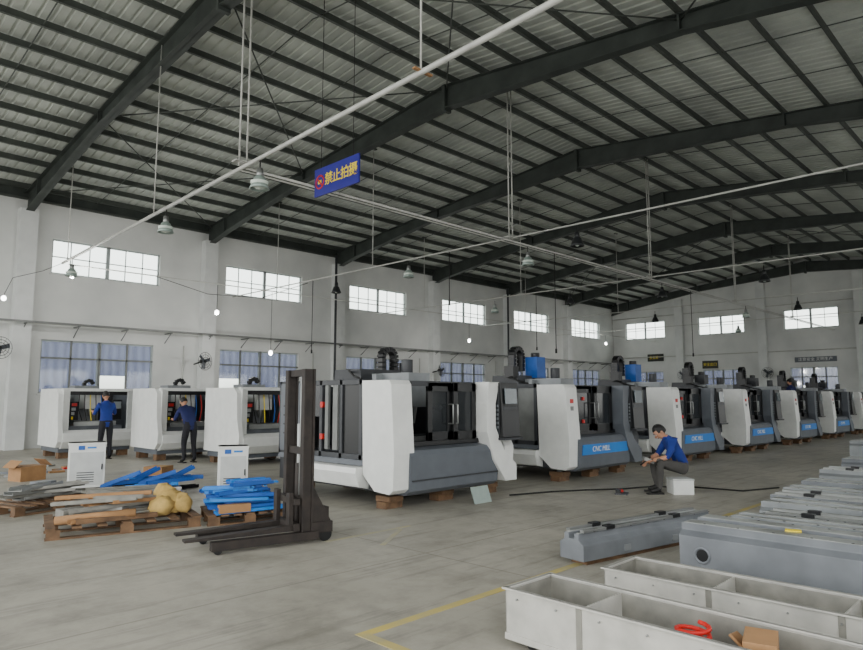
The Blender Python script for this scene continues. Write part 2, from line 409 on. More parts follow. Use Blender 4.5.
# ---------------- machines ----------------
def chain(b,pts,w,m):
    for p,q in zip(pts[:-1],pts[1:]):
        p=Vector(p);q=Vector(q);d=q-p;n=max(1,round(d.length/.08))
        ang=math.atan2(d.z,d.x)
        for k in range(n):
            c=p+d*(k+.5)/n
            b.box(c,(d.length/n*.84,w,.09),m,(0,-ang,0));b.box(c,(d.length/n,w*.8,.06),m,(0,-ang,0))
def arc(cx,cy,cz,r,a0,a1,n=8):
    return [(cx+r*math.cos(a0+(a1-a0)*k/n),cy,cz+r*math.sin(a0+(a1-a0)*k/n)) for k in range(n+1)]
def machining_center(variant):
    A=variant=='A';C=variant=='C'
    b=B()
    for x in(.3,1.4,2.5):
        for y in(.3,2.5):
            b.box((x,y,.05),(.34,.2,.1),M_wood);b.box((x,y,.14),(.28,.3,.08),M_wood);b.tube((x,y,.18),(x,y,.26),.06,M_steel)
    b.bb(.12,2.63,.12,2.75,.24,.72,M_dgrey)
    b.prism([(.25,.2),(-.04,.2),(-.12,.26),(-.15,.76),(-.1,.84),(.25,.9)],'x',.3,2.3,M_mgrey)
    if not A:
        b.prism([(-.136,.5),(-.15,.7),(-.165,.7),(-.151,.5)],'x',.42,2.2,M_bluel)
        b.text('CNC MILL',.15,Matrix.Translation((1.1,-.162,.6))@Matrix.Rotation(pi/2+.07,4,'X'),M_white,.003)
        for z in(1.5,1.36,1.22):b.bb(.14,.24,-.085,-.07,z,z+.08,M_red if z>1.4 else M_rail)
    else:
        b.bb(.34,2.28,-.156,-.13,.4,.42,M_dgrey)
    b.prism([(-.02,.24),(.3,.26),(.56,.48),(.6,1.86),(0,1.86),(-.05,1.8),(-.12,.8),(-.1,.3)],'x',0,.4,M_white)
    b.bb(.4,.43,-.03,.5,.85,1.84,M_black)
    b.prism([(-.12,.58),(-.14,.5),(-.06,.3),(.2,.24),(.2,.6)],'y',.57,2.3,M_white)
    b.prism([(0,.6),(.04,.7),(.2,.7),(.2,.6)],'y',.57,2.85,M_mgrey)
    b.bb(.02,.2,2.3,2.8,.25,.62,M_dgrey)
    for y in(.62,1.1,1.62,2.15,2.78):b.bb(.02,.1,y,y+.07,.68,1.88,M_dgrey)
    b.bb(.02,.1,.6,2.85,1.8,1.88,M_dgrey);b.bb(.02,.1,.6,2.85,.68,.76,M_dgrey)
    b.bb(.05,.07,.66,1.14,.72,1.84,M_black if A else M_rail)
    if A or C:b.bb(.04,.06,1.68,2.18,1.3,1.84,M_glassd)
    else:b.bb(.04,.06,1.68,2.18,.72,1.84,M_rail)
    b.bb(0.0,.06,2.22,2.78,.72,1.84,M_mgrey)
    for z in(.95,1.45):b.bb(-.02,.03,1.55,1.62,z,z+.09,M_red)
    b.bb(-.01,.04,1.18,1.3,.8,1.8,M_rail);b.bb(-.01,.04,1.42,1.5,.8,1.8,M_rail)
    for z in(1.0,1.15,1.3,1.45):b.bb(-.012,.03,2.32,2.68,z,z+.03,M_dgrey)
    b.bb(.43,2.05,.1,.18,1.78,1.86,M_dgrey);b.bb(.43,2.05,.05,.2,.88,.95,M_black)
    for x0 in((.9,1.42) if A else ((1.0,1.4) if C else (.5,1.22))):
        x1=x0+(.54 if (A or C) else .7);y0=.1 if x0<1.1 else .04
        b.bb(x0,x0+.1,y0,y0+.05,.94,1.84,M_black);b.bb(x1-.1,x1,y0,y0+.05,.94,1.84,M_black)
        b.bb(x0,x1,y0,y0+.05,1.7,1.84,M_black);b.bb(x0,x1,y0,y0+.05,.94,1.08,M_black)
        b.bb(x0+.09,x1-.09,y0+.02,y0+.03,1.06,1.72,M_glassd)
    hx=(1.36,1.47) if (A or C) else (1.15,1.3)
    for x in hx:
        b.tube((x,0,1.2),(x,0,1.5),.012,M_steel)
        for z in(1.2,1.5):b.tube((x,.0,z),(x,.1,z),.01,M_steel)
    if not A:
        for z in(1.1,1.55):b.bb(.86,.92,.09,.12,z,z+.07,M_red)
    # way covers and fittings visible through the open side
    for k in range(6):b.bb(.5,.85,.35+.03*k,.37+.03*k,.8+.12*k,.9+.12*k,M_steel2 if k%2 else M_rail)
    b.bb(.46,.6,.5,.8,1.2,1.6,M_white2);b.tube((.7,.6,1.7),(.7,.6,1.1),.03,M_steel)
    fm=M_white if A else M_mgrey
    b.prism([(2.02,1.86),(2.3,1.86),(2.2,1.5),(2.2,1.12),(2.42,.74),(2.74,.5),(2.74,.24),(2.45,.24),(2.15,.6),(1.98,1.05),(1.97,1.5)],'y',-.18,.12,fm)
    sh=M_white if A else M_dgrey
    b.prism([(.0,.27),(.8,.27),(1.0,.6),(1.05,1.86),(.1,1.86),(.02,1.84),(.02,1.5),(-.02,1.0),(-.12,.8),(-.1,.4)],'x',2.5,2.74,sh)
    b.bb(2.2,2.5,.05,.15,.3,1.84,M_dgrey)
    cx=2.5
    b.box((cx,-.16,1.4),(.46,.18,.9),M_black,(-.06,0,0))
    b.box((cx,-.262,1.63),(.32,.012,.26),M_screen,(-.06,0,0))
    b.box((cx,-.245,1.43),(.38,.02,.06),M_dgrey,(-.06,0,0))
    for i in range(6):
        for j in range(5):b.box((cx-.16+.064*i,-.24+.0035*j,1.36-.065*j),(.042,.02,.042),M_key if (i+j)%5 else M_dgrey,(-.06,0,0))
    b.tube((cx-.16,-.24,1.02),(cx-.16,-.19,1.02),.035,M_red);b.tube((cx+.14,-.24,1.02),(cx+.14,-.19,1.02),.03,M_signy)
    b.box((cx,-.22,.93),(.48,.2,.04),M_dgrey)
    b.bb(2.26,2.28,-.2,-.05,1.0,1.8,M_dgrey)
    for i in range(3):
        for j in range(6):b.bb(2.252,2.262,-.19+.045*i,-.16+.045*i,1.1+.07*j,1.14+.07*j,M_key)
    b.bb(2.62,2.7,1.0,2.8,.3,1.86,M_dgrey);b.bb(2.7,2.72,1.3,2.4,.9,1.7,M_glassd)
    b.bb(.1,2.65,2.72,2.8,.7,1.8,M_dgrey)
    b.bb(1.7,2.6,2.75,3.0,.25,1.95,M_white2)
    b.bb(.43,2.6,.15,2.7,.72,.76,M_dgrey)
    b.bb(.55,2.1,.6,1.2,.8,.98,M_steel2)
    for y in(.7,.85,1.0):b.bb(.55,2.1,y,y+.03,.98,.99,M_dgrey)
    b.prism([(1.5,.76),(2.6,.76),(2.45,2.1),(1.75,2.1)],'x',.9,1.9,M_dgrey)
    b.bb(.98,1.82,1.42,1.52,.9,2.0,M_cast2)
    b.bb(1.15,1.65,.8,1.8,1.45,2.02,M_cast2);b.tube((1.4,1.0,1.45),(1.4,1.0,1.18),.11,M_steel,.07)
    b.tube((1.4,1.1,2.0),(1.4,1.1,2.25),.1,M_dgrey)
    b.tube((.62,1.5,1.5),(.82,1.5,1.5),.3,M_dgrey,n=20)
    for k in range(12):
        a=2*pi*k/12;b.tube((.55,1.5+.27*math.cos(a),1.5+.27*math.sin(a)),(.85,1.5+.27*math.cos(a),1.5+.27*math.sin(a)),.035,M_steel,n=8)
    c0=1.6 if A else 1.05;zt=2.33 if A else 2.56;cy=2.0
    pts=[(c0,cy,1.9),(c0,cy,zt)]+arc(c0+.16,cy,zt,.16,pi,0)[1:]+[(c0+.32,cy,2.1 if A else 2.2)]
    chain(b,pts,.16,M_black)
    b.bb(c0+.1,c0+.22,cy+.1,cy+.2,2.0,zt,M_dgrey)
    if not A:
        b.bb(c0+.38,c0+.7,1.6,1.92,2.05,2.52 if not C else 2.35,M_blue if not C else M_dgrey);zz=2.52 if not C else 2.35
        b.tube((c0+.54,1.76,zz),(c0+.54,1.76,zz+.1),.1,M_black)
        b.bb(c0-.3,c0-.1,1.75,2.0,2.05,2.3,M_black)
    else:
        b.tube((c0+.5,1.95,2.1),(c0+.5,1.95,2.25),.08,M_dgrey)
    b.path([(.9,2.0,2.05),(.7,1.8,2.06),(.5,1.4,1.95),(.4,1.1,1.9)],.018,M_cable)
    b.path([(1.9,2.2,2.0),(2.2,2.3,2.0),(2.4,2.2,1.9)],.018,M_cable)
    return b.mesh('cnc_machining_center')
mA=machining_center('A');mB=machining_center('B');mC=machining_center('C')
place(mA,'cnc_machining_center',(6.35,7.1,0),0,.012)
for x in(10.8,15.4):place(mB,'cnc_machining_center',(x,7.1,0),0,.012)
for x in(20.0,24.7,29.4,34.1):place(mC,'cnc_machining_center',(x,7.1,0),0,.012)

def open_machine():
    b=B()
    for x in(.25,1.8):
        for y in(.3,1.4):b.box((x,y,.08),(.25,.2,.16),M_wood)
    b.bb(.1,1.95,.15,1.6,.16,.6,M_mgrey)
    b.prism([(.2,.24),(.02,.28),(-.12,.45),(-.14,.66),(0,.74),(.2,.74)],'x',.12,1.93,M_white)
    prof=[(.05,.3),(1.6,.3),(1.6,1.85),(.2,1.85),(.04,1.72),(.0,1.1),(-.12,.7),(-.1,.45)]
    b.prism(prof,'x',0,.12,M_white);b.prism(prof,'x',1.93,2.05,M_white)
    b.prism([(.12,.0),(.3,.06),(.3,.12),(.12,.12)],'z',.74,1.82,M_white)
    b.bb(1.8,1.95,.04,.12,.74,1.8,M_white2)
    b.bb(.1,1.95,.04,.16,1.78,1.86,M_white);b.bb(.1,1.95,1.5,1.6,.6,1.85,M_dgrey);b.bb(.12,.14,.15,1.5,.6,1.8,M_mgrey);b.bb(1.91,1.93,.15,1.5,.6,1.8,M_mgrey)
    b.bb(.3,1.8,.1,.13,1.68,1.78,M_black)
    b.bb(.5,1.6,.3,.9,.84,.96,M_steel2);b.bb(.3,1.8,.4,.9,.6,.84,M_cast)
    b.bb(.7,1.35,1.0,1.5,.6,1.95,M_cast2);b.bb(.8,1.25,.5,1.1,1.3,1.72,M_white2)
    b.tube((1.02,.68,1.3),(1.02,.68,1.1),.09,M_steel,.05)
    b.bb(1.45,1.7,.2,.45,1.0,1.55,M_black);b.bb(1.47,1.68,.19,.2,1.3,1.5,M_key)
    b.bb(.38,.6,.3,.7,1.0,1.5,M_black)
    for k in range(4):b.bb(.42,.46+.03*k,.26,.3,1.02+.12*k,1.1+.12*k,(M_signy,M_steel2,M_steel2,M_red)[k])
    for k in range(7):
        b.path([(.6+.14*k,.3,1.76),(.58+.15*k,.24,1.3),(.7+.12*k,.3,.98)],.013,(M_cable,M_cable,M_signy,M_cable,M_blue,M_red,M_cable)[k],6)
    b.box((1.98,-.3,1.28),(.03,.55,.95),M_white2,(0,0,.12));b.box((1.962,-.3,1.35),(.01,.38,.5),M_glassd,(0,0,.12))
    chain(b,[(1.0,1.2,1.9),(1.0,1.2,2.05),(1.15,1.2,2.12),(1.25,1.2,2.0)],.12,M_black)
    return b.mesh('milling_machine')
mo=open_machine()
for x,y in((5.6,19.3),(7.2,16.9),(8.0,14.3)):place(mo,'milling_machine',(x,y,0),0,.012)
for x in(13.5,17.5,22,26.5):place(mo,'milling_machine',(x,15.5,0),0,.012)

# ---------------- people ----------------
def person(name,J,loc,yaw,sc=1,hp=0,hy=0,shirt=M_shirt,trous=M_trous,prop=None):
    def mir(k):
        v=J.get(k+'R')
        if v:return Vector(v)
        a=J[k+'L'];return Vector((-a[0],a[1],a[2]))
    P={k:Vector(J[k]) for k in('pelvis','spine','chest','neck','nk2')}
    rad=dict(pelvis=.135,spine=.13,chest=.15,neck=.075,nk2=.055)
    seg=[('pelvis','spine','s'),('spine','chest','s'),('chest','neck','s'),('neck','nk2','k')]
    rr=dict(s=.072,e=.046,w=.03,h=.1,k=.068,a=.045,t=.038)
    for S in'LR':
        for k in'sewhkat':
            P[k+S]=Vector(J[k+'L']) if S=='L' else mir(k);rad[k+S]=rr[k]
        seg+=[('chest','s'+S,'s'),('s'+S,'e'+S,'s'),('e'+S,'w'+S,'k'),('pelvis','h'+S,'t'),('h'+S,'k'+S,'t'),('k'+S,'a'+S,'t'),('a'+S,'t'+S,'o')]
    bm=bmesh.new();ly=bm.verts.layers.skin.verify();V={}
    for k,p in P.items():
        v=bm.verts.new(p);v[ly].radius=(rad[k],rad[k]*(.8 if k in('spine','chest','pelvis') else 1));V[k]=v
        v[ly].use_root=(k=='pelvis')
    for a,c,_ in seg:bm.edges.new((V[a],V[c]))
    me=bpy.data.meshes.new('tmp');bm.to_mesh(me);bm.free()
    o=bpy.data.objects.new('tmp',me);bpy.context.scene.collection.objects.link(o)
    o.modifiers.new('skin','SKIN').use_smooth_shade=True
    sb=o.modifiers.new('sub','SUBSURF');sb.levels=2;sb.render_levels=2
    bpy.context.view_layer.update()
    dg=bpy.context.evaluated_depsgraph_get();m2=bpy.data.meshes.new_from_object(o.evaluated_get(dg))
    b=B();mm={'s':b.mi(shirt),'k':b.mi(M_skin),'t':b.mi(trous),'o':b.mi(M_shoe)}
    for f in m2.polygons:
        c=f.center;best=None
        for a,d,lab in seg:
            p,q=P[a],P[d];t=max(0,min(1,(c-p).dot(q-p)/max(1e-9,(q-p).length_squared)))
            r=rad[a]*(1-t)+rad[d]*t;ds=(c-(p+(q-p)*t)).length/r
            if best is None or ds<best[0]:best=(ds,lab)
        f.material_index=mm[best[1]];f.use_smooth=True
    b.bm.from_mesh(m2)
    bpy.data.objects.remove(o)
    H=Matrix.Translation(J['head'])@Matrix.Rotation(hy,4,'Z')@Matrix.Rotation(-hp,4,'X')
    b.T=H
    vs=b.ball((0,0,0),(.076,.093,.115),M_skin,seg=18)
    Hi=H.inverted()
    for v in vs:
        p=Hi@v.co
        if p.z<-.02:
            f=1-.35*min(1,(-p.z-.02)/.095);p.x*=f;p.y=p.y*f+.018*(1-f)/.35
            v.co=H@p
    vs=b.ball((0,-.008,.012),(.084,.1,.118),M_hair,seg=18)
    dele=set()
    for v in vs:
        for f in v.link_faces:
            c=Hi@f.calc_center_median()
            if (c.y>.03 and c.z<.06) or c.z<-.05 or (c.y>-.01 and c.z<.0):dele.add(f)
    bmesh.ops.delete(b.bm,geom=list(dele),context='FACES')
    b.ball((0,.098,-.015),(.012,.02,.022),M_skin,seg=8)
    for sx in(-1,1):
        b.ball((sx*.078,-.005,-.008),(.012,.02,.03),M_skin,seg=8)
        b.ball((sx*.03,.084,.012),(.013,.008,.007),M_white,seg=8);b.ball((sx*.03,.09,.012),(.006,.005,.006),M_hair,seg=6)
        b.box((sx*.03,.088,.032),(.028,.008,.006),M_hair)
    b.ball((0,.086,-.052),(.022,.008,.006),M_lip,seg=8)
    b.T=Matrix.Identity(4)
    nk=P['neck'];b.ball(nk+Vector((0,.0,.01)),(.08,.075,.03),shirt,seg=12)
    for S in'LR':
        w=P['w'+S];d=(w-P['e'+S]).normalized();sg=1 if S=='L' else -1
        side=d.cross(Vector((0,0,1)))
        if side.length<.1:side=Vector((0,1,0))
        side.normalize();nrm=side.cross(d).normalized()
        R=Matrix((side,nrm,d)).transposed()
        c=w+d*.05
        b.T=Matrix.Translation(c)@R.to_4x4()
        b.ball((0,0,0),(.04,.017,.055),M_skin,seg=12)
        for i,ln in enumerate((.068,.078,.072,.056)):
            x=-.03+.02*i;p0=Vector((x,0,.04));p1=p0+Vector((0,-.012,ln*.5));p2=p1+Vector((0,-.024,ln*.33));p3=p2+Vector((0,-.022,ln*.1))
            b.tube(p0,p1,.0095,M_skin,.0085,8);b.tube(p1,p2,.0085,M_skin,.0075,8);b.tube(p2,p3,.0075,M_skin,.006,8)
            b.ball(p1,(.009,.009,.009),M_skin,seg=6);b.ball(p2,(.008,.008,.008),M_skin,seg=6)
        tx=-1 if (side.x*sg)>0 else 1
        p0=Vector((tx*.032,0,-.015));p1=p0+Vector((tx*.025,-.015,.03));p2=p1+Vector((-tx*.002,-.02,.028))
        b.tube(p0,p1,.012,M_skin,.01,8);b.tube(p1,p2,.01,M_skin,.008,8);b.ball(p1,(.0105,)*3,M_skin,seg=6)
        b.T=Matrix.Identity(4)
        a=P['a'+S];t=P['t'+S];mid=(a+t)/2;yw=math.atan2(t.y-a.y,t.x-a.x)
        b.box((mid.x,mid.y,min(.012,mid.z)),(.25,.085,.024),M_shoe,(0,0,yw))
    if prop:prop(b)
    for v in b.bm.verts:v.co.z=max(v.co.z,0)
    me=b.mesh(name);return place(me,name,loc,yaw,0,sc)
stand=dict(pelvis=(0,0,.93),spine=(0,.02,1.08),chest=(0,.05,1.27),neck=(0,.07,1.42),nk2=(0,.09,1.49),head=(0,.12,1.58),
 sL=(.165,.06,1.36),eL=(.25,.14,1.12),wL=(.2,.36,1.18),hL=(.085,0,.87),kL=(.11,.03,.48),aL=(.12,0,.08),tL=(.14,.15,.04))
person('worker',stand,(6.55,18.5,0),.0,1.05,.45,0,M_shirt,M_trous)
bend=dict(pelvis=(0,-.05,.9),spine=(0,.04,1.03),chest=(0,.17,1.17),neck=(0,.26,1.3),nk2=(0,.3,1.36),head=(0,.36,1.43),
 sL=(.165,.2,1.25),eL=(.24,.3,1.0),wL=(.18,.5,1.02),hL=(.085,-.05,.85),kL=(.12,.02,.46),aL=(.13,-.05,.08),tL=(.15,.1,.04))
person('worker',bend,(7.68,16.05,0),.0,1.05,.7,0,M_shirt2,M_trous)
def prop(b):
    b.box((0,.54,.5),(.12,.16,.05),M_steel2,(.4,0,0));b.tube((0,.5,.55),(.02,.66,.42),.012,M_black)
sit=dict(pelvis=(0,0,.40),spine=(0,.05,.55),chest=(0,.17,.71),neck=(0,.25,.83),nk2=(0,.29,.88),head=(0,.35,.93),
 sL=(.165,.2,.78),eL=(.23,.32,.56),wL=(.1,.5,.5),hL=(.09,.04,.38),kL=(.18,.42,.46),aL=(.15,.36,.08),tL=(.17,.51,.04),
 kR=(-.18,.42,.48),aR=(-.13,.42,.08),tR=(-.14,.57,.04))
person('seated_worker',sit,(11.15,4.95,0),.78,1.1,.8,0,M_shirt,M_trous2,prop)
b=B();b.bb(-.17,.17,-.17,.17,0,.25,M_white);b.bb(-.18,.18,-.18,.18,.23,.26,M_white2);b.fin('plastic_stool',(11.04,4.97,0),.78,.01)
b=B()
for sx in(-.35,.35):
    for sy in(-.2,.2):b.bb(sx-.03,sx+.03,sy-.03,sy+.03,0,.6,M_wood)
b.bb(-.4,.4,-.25,.25,.6,.64,M_wood);b.bb(-.35,.35,-.22,-.18,.28,.32,M_wood);b.fin('work_platform',(28.4,8.1,0))
person('worker',stand,(28.4,8.1,.645),-.3,1.0,.4,0,M_shirt2,M_trous)

# ---------------- left foreground ----------------
def pallet(b,lx,ly,z=0):
    for y in(-ly/2+.06,0,ly/2-.06):
        for x in(-lx/2+.08,0,lx/2-.08):b.box((x,y,z+.065),(.14,.1,.09),M_wood)
        b.box((0,y,z+.01),(lx,.1,.02),M_wood)
    n=7
    for k in range(n):b.box((-lx/2+.05+k*(lx-.1)/(n-1),0,z+.122),(.1,ly,.022),M_wood)
b=B();pallet(b,1.7,1.1)
for k in range(14):
    a=random.uniform(-.5,.5);x=random.uniform(-.4,.3);y=random.uniform(-.35,.35);z=.15+.018*k
    ln=random.uniform(.5,1.2);w=random.choice((.06,.1,.18,.24))
    b.T=Matrix.Translation((x,y,z))@Matrix.Rotation(a,4,'Z')@Matrix.Rotation(random.uniform(-.07,.1),4,'Y')
    b.channel(ln,w,.045,random.choice((M_galv,M_steel2,M_galvdk,M_card,M_steel,M_galvdk)))
b.T=Matrix.Identity(4)
b.box((-.55,.1,.2),(.3,.26,.1),M_galvdk,(0,0,.3));b.box((-.1,-.4,.17),(.9,.1,.05),M_wood,(0,0,.1));b.box((.25,.3,.3),(.36,.28,.1),M_card,(0,.2,.4));b.box((-.2,.35,.3),(.3,.2,.12),M_card,(.1,.1,-.3))
for k in range(5):b.tube((-.6,-.3+.06*k,.16+.02*k),(.35,-.35+.09*k,.18+.02*k),.018,M_steel2)
b.tube((-.75,-.25,.17),(.1,-.42,.22),.05,M_card,n=12)
for q in((.55,-.05,.27,.2,.2,.14),(.42,-.22,.24,.16,.14,.12),(.62,.18,.25,.15,.16,.13),(.5,.05,.38,.14,.12,.1),(.68,-.15,.25,.13,.15,.11)):
    vv=b.ball(q[:3],q[3:],M_yel,(q[0],q[1],q[2]),seg=14)
    for v in vv:
        v.co+=Vector((random.uniform(-1,1),random.uniform(-1,1),random.uniform(-1,1)))*.016
        v.co.z=max(.135,v.co.z)
b.fin('pallet_of_sheet_parts',(3.35,8.75,0),-.25)
b=B();pallet(b,1.05,.85)
for lay in range(8):
    n=5 if lay<5 else 3
    for k in range(n):
        j=.03+.012*lay
        b.T=Matrix.Translation((random.uniform(-j,j)*1.8-.02*lay,-.3+.14*k+.012*lay+random.uniform(-j,j),.14+.046*lay))@Matrix.Rotation(random.uniform(-.12,.12)+(.0 if lay<5 else random.uniform(-.4,.5)),4,'Z')@Matrix.Rotation(random.uniform(-.05,.05),4,'Y')
        ln=.92-.04*lay-random.uniform(0,.15);b.channel(ln,.12,.042,M_blue if (k+lay)%3 else M_bluel)
        for q in range(4):b.bb(-ln/2+.08+.18*q,-ln/2+.12+.18*q,-.05,.05,.006,.02,M_bluel if q%2 else M_dgrey)
b.T=Matrix.Identity(4);b.box((-.2,-.38,.2),(.4,.1,.1),M_card,(0,0,.1))
b.fin('stack_of_blue_channels',(4.72,8.15,0),-.35)
b=B()
for k in range(24):
    lay=k//6
    b.T=Matrix.Translation((random.uniform(-.4,.4),random.uniform(-.35,.35),.0+.06*lay))@Matrix.Rotation(random.uniform(-.6,.6),4,'Z')@Matrix.Rotation(random.uniform(-.08,.02),4,'Y')
    ln=random.uniform(.5,1.1);m=M_black if k%7==3 else (M_blue if k%4 else M_bluel);b.channel(ln,.12,.06,m)
    for q in range(int(ln/.16)):b.bb(-ln/2+.06+.16*q,-ln/2+.1+.16*q,-.055,.055,.006,.03,M_blue if k%3 else M_dgrey)
for k,(x,y,a) in enumerate(((-.45,-.25,-.35),(.1,-.3,-.3),(.45,-.05,-.45),(-.1,.1,-.4))):
    b.T=Matrix.Translation((x,y,.24))@Matrix.Rotation(.2*k-.3,4,'Z')@Matrix.Rotation(a,4,'Y');b.channel(.6,.14,.06,M_blue)
b.T=Matrix.Identity(4)
for v in b.bm.verts:v.co.z=max(v.co.z,0)
b.fin('pile_of_blue_channels',(4.85,11.55,0),-.3)
b=B()
for k in range(9):
    b.T=Matrix.Translation((random.uniform(-.2,.2),random.uniform(-.15,.15),.01+.03*k))@Matrix.Rotation(random.uniform(-.35,.35),4,'Z')
    b.channel(1.0,.3,.03,(M_galv,M_steel2,M_galvdk)[k%3])
b.fin('stack_of_metal_sheets',(4.1,10.2,0),-.3)
b=B();pallet(b,1.3,.9)
for k in range(8):
    b.T=Matrix.Translation((random.uniform(-.2,.2),random.uniform(-.2,.2),.14+.025*k))@Matrix.Rotation(random.uniform(-.4,.4),4,'Z')
    b.channel(random.uniform(.6,.95),.2,.045,(M_galv,M_steel2,M_galvdk)[k%3])
b.T=Matrix.Identity(4);b.box((.2,.3,.3),(.3,.18,.1),M_cast);b.box((-.3,.1,.32),(.3,.05,.05),M_black,(0,0,.5))
b.fin('pallet_of_flat_parts',(3.05,11.0,0),.3)
def cabinet(x,y,rz,w=.52):
    b=B();h=.82
    for sx in(-1,1):
        for sy in(-1,1):b.tube((sx*(w/2-.05),sy*.15,0),(sx*(w/2-.05),sy*.15,.05),.025,M_black)
    b.bb(-w/2,w/2,-.2,.2,.05,h,M_white);b.bb(-w/2+.03,w/2-.03,-.208,-.2,.09,h-.16,M_white2)
    b.bb(-w/2-.01,w/2+.01,-.21,.21,h-.03,h,M_white)
    b.bb(-.14,-.04,-.212,-.2,h-.12,h-.05,M_blue);b.bb(0,.14,-.212,-.2,h-.1,h-.07,M_bluel)
    b.bb(w/2-.06,w/2-.04,-.225,-.208,.35,.45,M_black)
    for k in range(5):b.bb(-.15,.12,-.212,-.207,.14+.04*k,.155+.04*k,M_dgrey)
    b.fin('electrical_cabinet',(x,y,0),rz,.008)
cabinet(4.2,12.7,-.3,.58);cabinet(5.6,10.1,-.45,.46)
b=B();b.bb(-.25,.25,-.2,.2,0,.28,M_card);b.box((-.3,0,.33),(.2,.38,.006),M_card,(0,-.7,0));b.box((.3,0,.33),(.2,.38,.006),M_card,(0,.7,0));b.fin('cardboard_box',(3.85,14.9,0),.3)
b=B();b.bb(-.2,.2,-.2,.2,0,.25,M_card);b.bb(-.03,.03,-.2,.2,.25,.252,M_yel);b.fin('cardboard_box',(5.75,13.3,0),.6)
b=B()
for k in range(34):
    b.T=Matrix.Translation((random.uniform(2.8,5.4),random.uniform(15.6,18.0),.02))@Matrix.Rotation(random.uniform(0,3),4,'Z')
    b.box((0,0,0),(random.uniform(.08,.4),random.uniform(.05,.2),.04),random.choice([M_white,M_card,M_wood,M_steel,M_red,M_cast]))
b.fin('scrap_parts')
b=B()
for y in(-.26,.26):
    b.bb(-.04,.04,y-.03,y+.03,.06,1.93,M_rust);b.bb(-.07,-.04,y-.045,y+.045,.06,1.93,M_rust);b.bb(.04,.065,y-.045,y+.045,.06,1.93,M_rust)
    b.bb(-1.05,.12,y*1.15-.05,y*1.15+.05,.04,.13,M_rust)
    b.tube((-.98,y*1.15-.035,.045),(-.98,y*1.15+.035,.045),.045,M_black);b.tube((.22,y-.03,.08),(.22,y+.03,.08),.08,M_black,n=16)
    b.bb(.05,.3,y-.05,y+.05,.1,.22,M_rust);b.prism([(.05,.2),(.3,.2),(.05,.65)],'y',y-.02,y+.02,M_rust)
for z in(.12,1.0,1.89):b.bb(-.04,.04,-.26,.26,z-.04,z+.04,M_rust)
b.tube((0.02,.05,.15),(0.02,.05,1.3),.025,M_steel);b.tube((0.02,.05,.15),(.02,.05,.85),.04,M_rust)
b.path([(-.02,-.08,.5),(-.02,-.08,1.84),(.06,-.08,1.84),(.06,-.08,.7)],.01,M_steel,6)
b.bb(-.16,-.09,-.3,.3,.14,.22,M_rust);b.bb(-.16,-.09,-.3,.3,.42,.49,M_rust)
for y in(-.2,.2):
    b.bb(-.2,-.15,y-.05,y+.05,.14,.55,M_rust);b.prism([(-.15,.14),(-.15,.2),(-1.3,.165),(-1.3,.14)],'y',y-.06,y+.06,M_rust)
b.bb(.1,.3,-.2,.2,.12,.36,M_rust)
b.fin('pallet_stacker',(4.47,6.55,0),-.22,.006)

# ---------------- right foreground ----------------
def tray(name,loc,L_,w,h,rz=0,dividers=(),stuff=None):
    b=B();t=.012
    b.bb(0,w,-L_,0,.05,.062,M_galvdk)
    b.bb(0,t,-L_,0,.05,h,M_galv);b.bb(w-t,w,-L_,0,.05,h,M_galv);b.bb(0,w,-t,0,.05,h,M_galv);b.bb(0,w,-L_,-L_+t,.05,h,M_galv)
    b.bb(t,t+.004,-L_+t,-t,.06,h-.02,M_galvdk);b.bb(w-t-.004,w-t,-L_+t,-t,.06,h-.02,M_galvdk);b.bb(t,w-t,-t-.004,-t,.06,h-.02,M_galvdk)  # thin darker liners put the trough's interior shade into the colour
    b.bb(-.018,.02,-L_,0.018,h-.012,h,M_galv);b.bb(w-.02,w+.018,-L_,.018,h-.012,h,M_galv);b.bb(0,w,-.02,.018,h-.012,h,M_galv)
    b.bb(-.012,0,-L_,0,.05,.09,M_galv)
    for d in dividers:b.bb(t,w-t,-d-.006,-d+.006,.06,h-.02,M_galv);b.bb(-.006,0,-d-.02,-d+.02,.05,h-.012,M_galvdk)
    for y in(-.15,-L_/2,-L_+.15):
        for x in(.08,w-.08):b.tube((x-.02,y,.027),(x+.02,y,.027),.027,M_black);b.bb(x-.025,x+.025,y-.025,y+.025,.03,.052,M_steel)
    for k in range(int(L_/.3)):
        b.tube((-.002,-.1-.3*k,h-.06),(-.016,-.1-.3*k,h-.06),.007,M_steel,n=6)
    if stuff:stuff(b,w,h)
    b.fin(name,loc,rz,.002)
def stuff1(b,w,h):
    pts=[(w/2+.04+.08*math.cos(a),-1.12+.09*math.sin(a),.2+.003*k) for k,a in enumerate([2*pi*i/14 for i in range(43)])]
    b.path(pts,.013,M_red,6);b.bb(w/2-.1,w/2+.14,-1.26,-1.0,.062,.19,M_galvdk)
    b.box((w/2+.08,-1.38,.28),(.2,.14,.015),M_card,(.7,.2,.2));b.box((w/2+.0,-1.5,.24),(.26,.16,.26),M_card,(0,0,.3))
    b.box((w/2+.1,-1.28,.2),(.05,.3,.05),M_wood,(.3,0,.5));b.box((w/2-.1,-1.85,.25),(.1,.12,.03),M_blue,(.1,.2,0))
    b.box((w/2-.06,-.8,.09),(.12,.12,.05),M_black)
tray('metal_trough',(3.54,2.8,0),4.0,.5,.37,-.02,(.56,2.6),stuff1)
tray('metal_trough',(4.7,2.75,0),4.0,.5,.3,.01,(.8,1.6,2.4))
